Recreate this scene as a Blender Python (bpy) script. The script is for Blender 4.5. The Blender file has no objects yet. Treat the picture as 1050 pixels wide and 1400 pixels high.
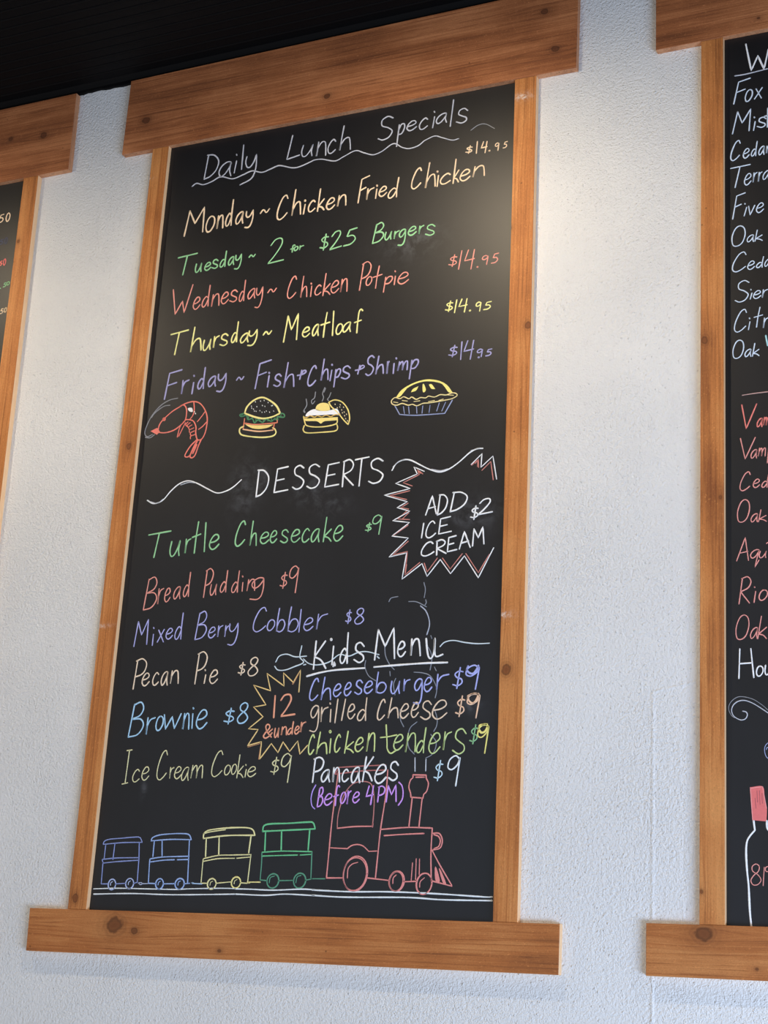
import bpy, bmesh, math, random
import numpy as np
from mathutils import Vector, Matrix
from mathutils.geometry import tessellate_polygon

random.seed(7)
scene = bpy.context.scene
COL = scene.collection

# ------------------------------------------------------------------ camera
S = 1.1                       # metres per fitted unit
SILL = 1.85                   # height of the sill board's top above the floor
FPX = 2228.92
YAW, PITCH, ROLL = 0.447750027, 1.86702718, 0.0568507715
CAM = np.array([2.48643905 * S, -3.58204788 * S, SILL - 0.207374662 * S])
def rmat(w):
    cx, cy, cz = np.cos(w); sx, sy, sz = np.sin(w)
    return (np.array([[cx, -sx, 0], [sx, cx, 0], [0, 0, 1]])
            @ np.array([[1, 0, 0], [0, cy, -sy], [0, sy, cy]])
            @ np.array([[cz, -sz, 0], [sz, cz, 0], [0, 0, 1]]))
ROT = rmat(np.array([YAW, PITCH, ROLL]))
cd = bpy.data.cameras.new('camera')
cd.sensor_fit = 'VERTICAL'; cd.sensor_height = 36.0; cd.sensor_width = 27.0
cd.lens = 36.0 * FPX / 1400.0
cd.clip_start = 0.05; cd.clip_end = 100
cam = bpy.data.objects.new('camera', cd); COL.objects.link(cam)
M4 = Matrix.Identity(4)
for i in range(3):
    for j in range(3): M4[i][j] = ROT[i, j]
    M4[i][3] = CAM[i]
cam.matrix_world = M4
scene.camera = cam
def at(u, v, y):
    """the point of the plane at depth y seen at photo pixel (u, v)"""
    d = ROT @ np.array([(u - 525) / FPX, -(v - 700) / FPX, -1.0])
    return CAM + d * (y - CAM[1]) / d[1]

# ------------------------------------------------------------------ world, lights, exposure
scene.view_settings.view_transform = 'Standard'
scene.view_settings.look = 'None'
scene.view_settings.gamma = 1.0
scene.view_settings.use_curve_mapping = False
scene.view_settings.exposure = 0.12
w = bpy.data.worlds.new('world'); scene.world = w; w.use_nodes = True
bg = w.node_tree.nodes['Background']
bg.inputs[0].default_value = (1.0, 0.935, 0.865, 1); bg.inputs[1].default_value = 0.37
def look_at(o, tgt):
    o.rotation_euler = (Vector(tgt) - o.location).to_track_quat('-Z', 'Y').to_euler()
def area(name, loc, tgt, sx, sy, power, col):
    l = bpy.data.lights.new(name, 'AREA'); l.shape = 'RECTANGLE'; l.size = sx; l.size_y = sy
    l.energy = power; l.color = col
    o = bpy.data.objects.new(name, l); COL.objects.link(o); o.location = loc; look_at(o, tgt)
    return o
def spot(name, loc, tgt, power, col, size=160, blend=1.0, rad=0.05):
    l = bpy.data.lights.new(name, 'SPOT'); l.energy = power; l.color = col
    l.spot_size = math.radians(size); l.spot_blend = blend; l.shadow_soft_size = rad
    o = bpy.data.objects.new(name, l); COL.objects.link(o); o.location = loc; look_at(o, tgt)
    return o
ZC = SILL + 2.468 * S         # ceiling height
WARM = (1.0, 0.82, 0.58)
# warm ceiling downlights about a metre out from the wall
for lx, ly, pw in ((-1.1, -0.98, 50), (0.93, -0.98, 58), (3.5, -0.98, 46)):
    spot('downlight', (lx, ly, ZC - 0.27), (lx, 0.0, ZC - 3.3), pw, WARM, 176, 1.0, 0.05)
# cool daylight from the shopfront windows: low down to the right of the viewer, and far behind on the left
area('window_daylight', (5.0, -3.0, 0.3), (1.2, 0, 1.3), 2.6, 1.2, 235, (0.50, 0.68, 1.0))
area('window_daylight', (-1.3, -7.0, 2.4), (0.3, 0, 2.0), 3.0, 1.6, 30, (0.40, 0.66, 1.0))

# ------------------------------------------------------------------ helpers
def lin(r, g, b):
    return tuple(((c / 255) / 12.92 if c <= 10 else ((c / 255 + 0.055) / 1.055) ** 2.4) for c in (r, g, b))
def newmat(name):
    m = bpy.data.materials.new(name); m.use_nodes = True
    nt = m.node_tree; b = nt.nodes['Principled BSDF']
    return m, nt, b
def N(nt, t, **kw):
    n = nt.nodes.new(t)
    for k, v in kw.items(): setattr(n, k, v)
    return n
def link(nt, a, b): nt.links.new(a, b)
def math_(nt, op, a, b=None, c=None):
    n = N(nt, 'ShaderNodeMath', operation=op)
    for i, x in enumerate((a, b, c)):
        if x is None: continue
        if isinstance(x, (int, float)): n.inputs[i].default_value = x
        else: link(nt, x, n.inputs[i])
    return n.outputs[0]
def mix(nt, f, a, b, mode='MIX'):
    n = N(nt, 'ShaderNodeMix', data_type='RGBA', blend_type=mode)
    for sock, x in ((n.inputs[0], f), (n.inputs[6], a), (n.inputs[7], b)):
        if isinstance(x, (int, float)): sock.default_value = x
        elif isinstance(x, tuple): sock.default_value = (*x[:3], 1)
        else: link(nt, x, sock)
    return n.outputs[2]
def noise(nt, vec, scale, detail=4, rough=0.55, dist=0.0):
    n = N(nt, 'ShaderNodeTexNoise'); n.inputs['Scale'].default_value = scale
    n.inputs['Detail'].default_value = detail; n.inputs['Roughness'].default_value = rough
    n.inputs['Distortion'].default_value = dist
    link(nt, vec, n.inputs['Vector']); return n.outputs['Fac']
def ramp(nt, f, stops):
    n = N(nt, 'ShaderNodeValToRGB'); e = n.color_ramp.elements
    while len(e) < len(stops): e.new(0.5)
    for s, (p, c) in zip(e, stops):
        s.position = p; s.color = (*c, 1) if len(c) == 3 else c
    link(nt, f, n.inputs[0]); return n.outputs[0]
def bump(nt, b, h, strength, dist, prev=None):
    n = N(nt, 'ShaderNodeBump'); n.inputs['Strength'].default_value = strength
    n.inputs['Distance'].default_value = dist; link(nt, h, n.inputs['Height'])
    if prev is not None: link(nt, prev, n.inputs['Normal'])
    link(nt, n.outputs[0], b.inputs['Normal']); return n.outputs[0]
def obj(name, bm, mats, parent=None):
    me = bpy.data.meshes.new(name); bm.normal_update(); bm.to_mesh(me); bm.free()
    o = bpy.data.objects.new(name, me); COL.objects.link(o)
    for m in (mats if isinstance(mats, (list, tuple)) else [mats]): me.materials.append(m)
    if parent is not None: o.parent = parent
    return o
def quad_board(front, y0, y1, bev=0.0015, wob=0.0):
    """board with a given front outline (TL, TR, BR, BL as x, z) between depths y0 (front) and y1 (back)"""
    bm = bmesh.new()
    f = [bm.verts.new((x, y0, z)) for x, z in front]
    k = [bm.verts.new((x, y1, z)) for x, z in front]
    faces = [bm.faces.new((f[3], f[2], f[1], f[0])), bm.faces.new((k[0], k[1], k[2], k[3]))]
    for i in range(4):
        j = (i + 1) % 4
        fc = bm.faces.new((f[i], f[j], k[j], k[i])); fc.material_index = 1
    bmesh.ops.recalc_face_normals(bm, faces=bm.faces[:])
    if bev:
        ed = [e for e in bm.edges if all(abs(v.co.y - y0) < 1e-6 for v in e.verts)]
        bmesh.ops.bevel(bm, geom=ed, offset=bev, segments=2, affect='EDGES', profile=0.5, material=0)
    if wob:
        long = max((e for e in bm.edges), key=lambda e: e.calc_length())
    return bm

# ------------------------------------------------------------------ materials
def mat_wall():
    m, nt, b = newmat('white_textured_plaster_paint')
    g = N(nt, 'ShaderNodeNewGeometry').outputs['Position']
    big = noise(nt, g, 2.2, 3)
    link(nt, mix(nt, big, lin(226, 224, 221), lin(236, 235, 232)), b.inputs['Base Color'])
    b.inputs['Roughness'].default_value = 0.42
    b.inputs['Specular IOR Level'].default_value = 0.45
    fine = noise(nt, g, 250, 2, 0.5)
    med = noise(nt, g, 120, 2, 0.5)
    patch = noise(nt, g, 2.6, 2)
    amt = ramp(nt, patch, [(0.35, (0.62, 0.62, 0.62)), (0.65, (1, 1, 1))])
    vor = N(nt, 'ShaderNodeTexVoronoi'); vor.inputs['Scale'].default_value = 95
    link(nt, g, vor.inputs['Vector'])
    blob = ramp(nt, vor.outputs['Distance'], [(0.05, (1, 1, 1)), (0.26, (0, 0, 0))])
    keep = ramp(nt, vor.outputs['Color'], [(0.62, (0, 0, 0)), (0.80, (1, 1, 1))])
    h = math_(nt, 'ADD', math_(nt, 'MULTIPLY', fine, 0.9), math_(nt, 'MULTIPLY', med, 1.2))
    h = math_(nt, 'MULTIPLY', h, amt)
    h = math_(nt, 'ADD', h, math_(nt, 'MULTIPLY', math_(nt, 'MULTIPLY', blob, keep), 0.55))
    bump(nt, b, h, 0.8, 0.0055)
    return m
def mat_ceiling():
    m, nt, b = newmat('black_beadboard_paint')
    b.inputs['Base Color'].default_value = (*lin(8, 7, 8), 1)
    b.inputs['Specular IOR Level'].default_value = 0.12
    b.inputs['Roughness'].default_value = 0.55
    g = N(nt, 'ShaderNodeNewGeometry').outputs['Position']
    bump(nt, b, noise(nt, g, 30, 3), 0.12, 0.004)
    return m
SMEARS = [(333, 665, .05, .09), (425, 672, .07, .045), (450, 690, .06, .03), (355, 655, .025, .06), (196, 1075, .010, .03), (640, 700, .10, .05), (640, 965, .04, .02), (560, 330, .1, .05)]
def smear_mask(nt, g, lst, scale=28):
    sep = N(nt, 'ShaderNodeSeparateXYZ'); link(nt, g, sep.inputs[0]); out = None
    for u, v, rx, rz in lst:
        p = at(u, v, -0.01)
        dx = math_(nt, 'DIVIDE', math_(nt, 'SUBTRACT', sep.outputs[0], float(p[0])), rx)
        dz = math_(nt, 'DIVIDE', math_(nt, 'SUBTRACT', sep.outputs[2], float(p[2])), rz)
        d = math_(nt, 'ADD', math_(nt, 'MULTIPLY', dx, dx), math_(nt, 'MULTIPLY', dz, dz))
        m = math_(nt, 'DIVIDE', 1.0, math_(nt, 'ADD', 1.0, math_(nt, 'MULTIPLY', d, math_(nt, 'MULTIPLY', d, 2.0))))
        out = m if out is None else math_(nt, 'MAXIMUM', out, m)
    st = ramp(nt, noise(nt, g, scale, 4, 0.65, 0.5), [(0.42, (0, 0, 0)), (0.66, (1, 1, 1))])
    return math_(nt, 'MULTIPLY', out, st)
def mat_panel():
    m, nt, b = newmat('black_chalkboard_paint')
    g = N(nt, 'ShaderNodeNewGeometry').outputs['Position']
    n1 = noise(nt, g, 3.0, 4)
    mp = N(nt, 'ShaderNodeMapping'); mp.inputs['Scale'].default_value = (9, 1, 1.6); link(nt, g, mp.inputs['Vector'])
    n2 = noise(nt, mp.outputs[0], 1.5, 3)
    f = math_(nt, 'ADD', math_(nt, 'MULTIPLY', n1, 0.6), math_(nt, 'MULTIPLY', n2, 0.4))
    c = ramp(nt, f, [(0.38, lin(16, 16, 19)), (0.62, lin(22, 22, 26))])
    c = mix(nt, math_(nt, 'MULTIPLY', smear_mask(nt, g, SMEARS), 0.16), c, lin(150, 152, 160))
    link(nt, c, b.inputs['Base Color'])
    b.inputs['Roughness'].default_value = 0.46
    b.inputs['Specular IOR Level'].default_value = 0.50
    return m
_wood = {}
def mat_wood(name, dark, mid, light, vertical, knots=(), seed=0.0, marks=()):
    """stained rough-sawn board; knots are (x, z, radius) on the wall plane"""
    m, nt, b = newmat(name)
    g = N(nt, 'ShaderNodeNewGeometry').outputs['Position']
    sep = N(nt, 'ShaderNodeSeparateXYZ'); link(nt, g, sep.inputs[0])
    X, Z = sep.outputs[0], sep.outputs[2]
    along, across = (Z, X) if vertical else (X, Z)
    warp = None; kfac = None; ring = None; rings = None; kz_first = True
    for kx, kz, kr in knots:
        ax, cx = (kz, kx) if vertical else (kx, kz)
        da = math_(nt, 'DIVIDE', math_(nt, 'SUBTRACT', along, ax), kr * 1.25)
        dc = math_(nt, 'DIVIDE', math_(nt, 'SUBTRACT', across, cx), kr)
        dn = math_(nt, 'MULTIPLY', math_(nt, 'SUBTRACT', noise(nt, g, 55, 2), 0.5), 0.7)
        d = math_(nt, 'ADD', math_(nt, 'SQRT', math_(nt, 'ADD', math_(nt, 'MULTIPLY', da, da), math_(nt, 'MULTIPLY', dc, dc))), dn)
        wa = math_(nt, 'MULTIPLY', da, 0.32)
        fall = math_(nt, 'DIVIDE', 1.0, math_(nt, 'ADD', 1.0, math_(nt, 'ADD', math_(nt, 'MULTIPLY', dc, dc), math_(nt, 'MULTIPLY', wa, wa))))
        sh = math_(nt, 'MULTIPLY', math_(nt, 'MULTIPLY', math_(nt, 'SIGN', dc), fall), -kr * 0.9)
        warp = sh if warp is None else math_(nt, 'ADD', warp, sh)
        kf = math_(nt, 'SUBTRACT', 1.0, math_(nt, 'SMOOTH_MIN', d, 1.0, 0.25))
        kfac = kf if kfac is None else math_(nt, 'MAXIMUM', kfac, kf)
        rg = math_(nt, 'MULTIPLY', math_(nt, 'ADD', math_(nt, 'SINE', math_(nt, 'MULTIPLY', d, 13.0)), 1.0), 0.5)
        rg = math_(nt, 'DIVIDE', rg, math_(nt, 'ADD', 1.0, math_(nt, 'POWER', d, 3.0)))
        rings = rg if kz_first else math_(nt, 'MAXIMUM', rings, rg); kz_first = False
        halo = math_(nt, 'DIVIDE', 1.0, math_(nt, 'ADD', 1.0, math_(nt, 'MULTIPLY', d, d)))
        ring = halo if ring is None else math_(nt, 'MAXIMUM', ring, halo)
    if warp is not None: across = math_(nt, 'ADD', across, warp)
    cmb = N(nt, 'ShaderNodeCombineXYZ')
    link(nt, math_(nt, 'ADD', math_(nt, 'MULTIPLY', along, 1.0), seed), cmb.inputs[0])
    link(nt, across, cmb.inputs[1]); link(nt, sep.outputs[1], cmb.inputs[2])
    P = cmb.outputs[0]
    def stretch(a, c):
        mp = N(nt, 'ShaderNodeMapping'); mp.inputs['Scale'].default_value = (a, c, c); link(nt, P, mp.inputs['Vector']); return mp.outputs[0]
    broad = noise(nt, stretch(1.1, 13), 1.0, 3, 0.5, 0.6)
    grain = noise(nt, stretch(2.6, 150), 1.0, 5, 0.66, 0.5)
    fibre = noise(nt, stretch(25, 420), 1.0, 3, 0.6)
    blot = noise(nt, P, 5.0, 3, 0.5)
    f = math_(nt, 'ADD', math_(nt, 'MULTIPLY', broad, 0.42), math_(nt, 'MULTIPLY', grain, 0.40))
    f = math_(nt, 'ADD', f, math_(nt, 'MULTIPLY', fibre, 0.12))
    f = math_(nt, 'ADD', f, math_(nt, 'MULTIPLY', blot, 0.30))
    c = ramp(nt, f, [(0.44, dark), (0.61, mid), (0.75, light)])
    fuzz = ramp(nt, noise(nt, stretch(230, 300), 1.0, 3, 0.7), [(0.30, (0.70, 0.68, 0.66)), (0.5, (1, 1, 1)), (0.72, (1.0, 1.0, 1.0))])
    c = mix(nt, 0.75, c, fuzz, 'MULTIPLY')
    pale = ramp(nt, noise(nt, stretch(150, 240), 1.0, 3, 0.65), [(0.60, (0, 0, 0)), (0.74, (1, 1, 1))])
    c = mix(nt, math_(nt, 'MULTIPLY', pale, 0.45), c, tuple(min(1, v * 1.5) for v in light))
    late = ramp(nt, grain, [(0.36, (1, 1, 1)), (0.44, (0, 0, 0))])
    c = mix(nt, math_(nt, 'MULTIPLY', late, 0.30), c, tuple(v * 0.6 for v in dark))
    if ring is not None:
        c = mix(nt, math_(nt, 'MULTIPLY', ring, 0.55), c, tuple(v * 0.75 for v in dark))
        c = mix(nt, math_(nt, 'MULTIPLY', ramp(nt, kfac, [(0.1, (0, 0, 0)), (0.35, (1, 1, 1))]), 0.62), c, tuple(v * 0.45 for v in dark))
        c = mix(nt, math_(nt, 'MULTIPLY', rings, 0.5), c, tuple(v * 0.45 for v in dark))
        core = ramp(nt, kfac, [(0.42, (0, 0, 0)), (0.6, (1, 1, 1))])
        c = mix(nt, math_(nt, 'MULTIPLY', core, 0.55), c, tuple(v * 1.05 for v in dark))
    # small nail specks and pale scuffs of their own shape
    vo = N(nt, 'ShaderNodeTexVoronoi'); vo.inputs['Scale'].default_value = 17; link(nt, g, vo.inputs['Vector'])
    sp = math_(nt, 'MULTIPLY', ramp(nt, vo.outputs['Distance'], [(0.03, (1, 1, 1)), (0.055, (0, 0, 0))]), ramp(nt, vo.outputs['Color'], [(0.55, (0, 0, 0)), (0.6, (1, 1, 1))]))
    c = mix(nt, math_(nt, 'MULTIPLY', sp, 0.6), c, tuple(v * 0.25 for v in dark))
    sc = ramp(nt, noise(nt, stretch(60, 35), 1.0, 4, 0.7), [(0.70, (0, 0, 0)), (0.78, (1, 1, 1))])
    c = mix(nt, math_(nt, 'MULTIPLY', sc, 0.35), c, tuple(min(1, v * 1.9) for v in light))
    if marks: c = mix(nt, math_(nt, 'MULTIPLY', smear_mask(nt, g, marks, 90), 0.8), c, lin(236, 226, 214))
    link(nt, c, b.inputs['Base Color'])
    b.inputs['Roughness'].default_value = 0.62
    b.inputs['Specular IOR Level'].default_value = 0.35
    saw = noise(nt, stretch(90, 60), 1.0, 3, 0.6)
    h = math_(nt, 'ADD', math_(nt, 'MULTIPLY', grain, 0.8), math_(nt, 'MULTIPLY', saw, 0.5))
    bump(nt, b, h, 0.5, 0.0022)
    return m
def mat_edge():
    m, nt, b = newmat('cut_cedar_edge_daylight_tint')
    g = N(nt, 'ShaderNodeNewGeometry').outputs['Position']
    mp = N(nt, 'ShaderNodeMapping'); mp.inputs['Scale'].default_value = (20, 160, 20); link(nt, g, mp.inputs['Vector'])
    link(nt, mix(nt, noise(nt, mp.outputs[0], 1.0, 4), lin(234, 184, 134), lin(250, 216, 172)), b.inputs['Base Color'])  # pale raw cedar, its colour lightened further to paint in the window daylight
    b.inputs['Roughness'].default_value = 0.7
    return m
def mat_flat(name, rgb, rough=0.85, var=0.12):
    m, nt, b = newmat(name)
    g = N(nt, 'ShaderNodeNewGeometry').outputs['Position']
    n = noise(nt, g, 140, 3, 0.6)
    c = lin(*rgb)
    link(nt, mix(nt, n, tuple(v * (1 - var) for v in c), tuple(min(1, v * (1 + var)) for v in c)), b.inputs['Base Color'])
    b.inputs['Roughness'].default_value = rough
    b.inputs['Specular IOR Level'].default_value = 0.25
    return m
_chalk = {}
def chalk(rgb):
    if rgb not in _chalk:
        k = 0.14                       # every ink colour mixed a little paler
        _chalk[rgb] = mat_flat('chalk_ink_%02x%02x%02x' % rgb, tuple(min(253, v + k * (max(rgb) - v) + 8) for v in rgb))
    return _chalk[rgb]

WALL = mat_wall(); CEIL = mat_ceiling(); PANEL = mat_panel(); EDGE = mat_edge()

# ------------------------------------------------------------------ the room
def struct(o): o['kind'] = 'structure'; return o
T = 0.022                                   # thickness of the boards
YF = -T                                     # their front faces
YP = -0.005                                 # face of the chalk panels
bm = bmesh.new()
bmesh.ops.create_cube(bm, size=1.0, matrix=Matrix.Translation((0.4, 0.06, (ZC + 0.05) / 2)) @ Matrix.Diagonal((9.0, 0.12, ZC + 0.05, 1)))
struct(obj('wall_back', bm, WALL))
# beadboard ceiling: boards running along the wall, a bead and a groove at every joint
bm = bmesh.new()
prof = []
y = 0.0; pitch = 0.041
for k in range(110):
    prof += [(y, ZC + 0.006), (y - 0.003, ZC + 0.006), (y - 0.005, ZC), (y - 0.009, ZC - 0.002), (y - 0.013, ZC), (y - 0.015, ZC + 0.005), (y - 0.017, ZC)]
    y -= pitch
prof.append((y, ZC))
a = [bm.verts.new((-4.1, p[0], p[1])) for p in prof]; c = [bm.verts.new((4.9, p[0], p[1])) for p in prof]
for i in range(len(prof) - 1): bm.faces.new((a[i], c[i], c[i + 1], a[i + 1]))
t0 = [bm.verts.new((x, yy, ZC + 0.04)) for x, yy in ((-4.1, 0), (4.9, 0), (4.9, y), (-4.1, y))]
bm.faces.new(t0)
bmesh.ops.recalc_face_normals(bm, faces=bm.faces[:])
struct(obj('ceiling', bm, CEIL))
# black painted strip under the ceiling, its lower paint edge ragged
bm = bmesh.new()
nseg = 500; rows = []
for i in range(nseg + 1):
    x = -4.0 + 8.8 * i / nseg
    zb = SILL + 2.4415 * S + 0.0035 * math.sin(x * 9) * math.sin(x * 23 + 1) + random.uniform(-0.0022, 0.0022)
    rows.append([bm.verts.new((x, yy, zz)) for yy, zz in ((0.0, zb), (-0.004, zb), (-0.006, zb + 0.004), (-0.007, ZC - 0.016), (-0.012, ZC - 0.006), (-0.02, ZC + 0.004), (0.0, ZC + 0.004))])
for r0, r1 in zip(rows, rows[1:]):
    for i in range(6): bm.faces.new((r0[i], r1[i], r1[i + 1], r0[i + 1]))
bmesh.ops.recalc_face_normals(bm, faces=bm.faces[:])
struct(obj('trim_1', bm, CEIL))
# plastered-over ridge on the wall by the right-hand board
p0 = at(893, 946, 0); p1 = at(893, 1400, 0)
bm = bmesh.new()
p2 = at(957, 931, 0)
zlow = 1.2
def bead(a, b, wd, hh):
    d = np.array(b) - np.array(a); d = d / np.linalg.norm(d); n = np.array((-d[1], d[0])); n = n if n[0] < 0 or n[1] > 0 else -n
    rows = []
    for q in (a, b):
        r = []
        for k in range(9):
            t = k / 8; o = (t - 0.5) * wd
            r.append(bm.verts.new((q[0] + n[0] * o, -hh * math.sin(math.pi * t) ** 2, q[1] + n[1] * o)))
        rows.append(r)
    for k in range(8): bm.faces.new((rows[0][k], rows[0][k + 1], rows[1][k + 1], rows[1][k])).smooth = True
bead((p0[0], p0[2]), (p0[0] + 0.004, zlow), 0.014, 0.0017)
bead((p0[0], p0[2]), (p2[0], p2[2]), 0.012, 0.001)
for f_ in bm.faces:
    f_.normal_update()
    if f_.normal.y > 0: f_.normal_flip()
struct(obj('trim_2', bm, [WALL, WALL]))

# ------------------------------------------------------------------ framed chalkboards
def thing(name, label, cat, loc):
    o = bpy.data.objects.new(name, None); o.empty_display_size = 0.1; COL.objects.link(o)
    o.location = loc; o['label'] = label; o['category'] = cat
    return o
def P2(u, v):
    p = at(u, v, YF); return (float(p[0]), float(p[2]))
def corr(o, root):
    """children are built in world space; keep them there under the root"""
    o.parent = root; o.matrix_parent_inverse = Matrix.Translation(-root.location)
    return o
ORANGE = (lin(138, 78, 38), lin(194, 121, 62), lin(216, 147, 84))
HEADC = (lin(106, 58, 32), lin(162, 97, 56), lin(200, 130, 82))
SILLC = (lin(126, 72, 36), lin(178, 107, 54), lin(202, 134, 76))
SCUFF = {'centre': (((141, 857, .03, .006), (207, 247, .015, .004)), ((716, 135, .03, .012), (690, 842, .03, .008)))}
def kn(l): return [(at(u, v, YF)[0], at(u, v, YF)[2], r) for u, v, r in l]
def framed_board(tag, label, head, sill, lcase, rcase, panel, knots):
    cx = (sill[0][0] + sill[1][0]) / 2
    root = thing('framed_chalkboard', label, 'chalkboard', (cx, 0, sill[3][1]))
    i = len(_wood); _wood[tag] = 1
    corr(obj('header_board', quad_board(head, YF - 0.001, 0.0), [mat_wood('header_cedar_' + tag, *HEADC, False, kn(knots[0]), 3.1 * i + .4), mat_wood('header_end_' + tag, lin(150, 96, 64), lin(196, 138, 98), lin(214, 160, 120), True, (), 9.0)], None), root)
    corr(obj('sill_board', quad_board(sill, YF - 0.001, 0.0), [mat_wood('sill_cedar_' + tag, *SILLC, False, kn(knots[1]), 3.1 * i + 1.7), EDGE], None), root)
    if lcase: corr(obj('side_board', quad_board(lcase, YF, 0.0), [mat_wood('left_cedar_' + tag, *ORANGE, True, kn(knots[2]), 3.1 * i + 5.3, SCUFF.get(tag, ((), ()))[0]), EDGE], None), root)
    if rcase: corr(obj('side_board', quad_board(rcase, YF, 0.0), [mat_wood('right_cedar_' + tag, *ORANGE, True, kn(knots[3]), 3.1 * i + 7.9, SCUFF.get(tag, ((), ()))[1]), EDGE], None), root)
    pn = corr(obj('chalk_panel', quad_board(panel, YP, 0.0, 0.0), [PANEL, PANEL], None), root)
    return root, pn

# centre board
hTL, hBL, hBR = P2(179.5, 111), P2(166.8, 211.4), P2(787.7, 92.4)
zt = hTL[1]
hTR = (hBR[0] + 0.002, zt + 0.002)
head = [hTL, hTR, hBR, hBL]
sill = [P2(41, 1241.3), P2(765.3, 1263.2), P2(763.4, 1333), P2(35.6, 1299.6)]
lc = [P2(208, 211), P2(230, 206), P2(117.5, 1241), P2(92.4, 1240.6)]
rc = [P2(704, 110), P2(733.4, 104.4), P2(707, 1259), P2(673.7, 1258.5)]
def clampz(q, top, bot):
    return [(q[0][0], top), (q[1][0], top), (q[2][0], bot), (q[3][0], bot)]
zb_h = min(hBL[1], hBR[1]); zt_s = max(sill[0][1], sill[1][1])
pan = [(lc[1][0], zb_h), (rc[0][0], zb_h), (rc[3][0], zt_s - 0.004), (lc[2][0], zt_s - 0.004)]
def hz(u): # header bottom / sill top along x
    return hBL[1] + (hBR[1] - hBL[1]) * (u - hBL[0]) / (hBR[0] - hBL[0])
def sz(u):
    return sill[0][1] + (sill[1][1] - sill[0][1]) * (u - sill[0][0]) / (sill[1][0] - sill[0][0])
g = 0.0006
lc = [(lc[0][0], hz(lc[0][0]) - g), (lc[1][0], hz(lc[1][0]) - g), (lc[2][0], sz(lc[2][0]) + g), (lc[3][0], sz(lc[3][0]) + g)]
rc = [(rc[0][0], hz(rc[0][0]) - g), (rc[1][0], hz(rc[1][0]) - g), (rc[2][0], sz(rc[2][0]) + g), (rc[3][0], sz(rc[3][0]) + g)]
pan = [(lc[1][0], lc[1][1]), (rc[0][0], rc[0][1]), (rc[3][0], rc[3][1]), (lc[2][0], lc[2][1])]
board, panel = framed_board('centre', 'large cedar-framed chalkboard listing Daily Lunch Specials, a chalk train along its bottom', head, sill, lc, rc, pan,
    ([(447, 132, 0.013), (759, 67, 0.014), (745, 16, 0.012), (200, 165, 0.016)],
     [(157, 1265, 0.028), (184, 1273, 0.012), (300, 1300, 0.006)],
     [(176, 610, 0.012), (103, 1228, 0.012)], [(722, 445, 0.013), (692, 915, 0.016), (697, 312, 0.008)]))
# right-hand board, as wide as the centre one; only its left part is in the photograph
WPAN = 1.21
re_ = [P2(958.6, 55), P2(988.5, 50), P2(991, 1265), P2(956, 1264)]
rb = P2(896.7, 68.5); rs = P2(883.3, 1262); rsb = P2(883, 1334)
zh = rb[1]; zs = rs[1]
re_ = [(re_[0][0], zh - g), (re_[1][0], zh - g), (re_[2][0], zs + g), (re_[3][0], zs + g)]
x2 = re_[1][0] + WPAN
rr = [(x2, zh - g), (x2 + 0.065, zh - g), (x2 + 0.065, zs + g), (x2, zs + g)]
head = [(rb[0] - 0.001, zt + 0.003), (x2 + 0.18, zt + 0.003), (x2 + 0.18, zh), rb]
sill = [rs, (x2 + 0.18, zs), (x2 + 0.18, rsb[1]), rsb]
pan = [re_[1], rr[0], rr[3], re_[2]]
board_r, panel_r = framed_board('right', 'cedar-framed chalkboard at right with white and red names above a chalk bottle', head, sill, re_, rr, pan,
    ([(1037, 25, 0.005)], [(962, 1277, 0.022), (1035, 1325, 0.004)], [(963, 465, 0.012), (959, 1219, 0.006), (985, 680, 0.006)], []))
# left-hand board
lb = [P2(32.8, 241), P2(52.4, 237.7)]
br = P2(93.3, 231.4); tr = P2(104.8, 127.6)
zh = br[1]
# its right casing leans slightly, as the photograph shows
e_out = at(0.5, 680, YF); e_in = at(6.4, 450, YF)
zs = SILL
def ext(p, q, z): return p[0] + (q[0] - p[0]) * (z - p[1]) / (q[2] - p[1])
xo = ext(lb[1], e_out, zs); xi = ext(lb[0], e_in, zs)
rcl = [(lb[0][0], zh - g), (lb[1][0], zh - g), (xo, zs + g), (xi, zs + g)]
x3 = lb[0][0] - WPAN
lcl = [(x3 - 0.065, zh - g), (x3, zh - g), (x3, zs + g), (x3 - 0.065, zs + g)]
head = [(x3 - 0.18, tr[1]), tr, br, (x3 - 0.18, zh)]
sill = [(x3 - 0.18, zs), (br[0], zs), (br[0], zs - 0.122), (x3 - 0.18, zs - 0.122)]
pan = [lcl[1], rcl[0], rcl[3], lcl[2]]
board_l, panel_l = framed_board('left', 'cedar-framed chalkboard cut off by the left edge showing only the ends of its prices', head, sill, lcl, rcl, pan,
    ([(60, 185, 0.016), (15, 190, 0.01)], [], [], [(25, 330, 0.008)]))

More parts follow.
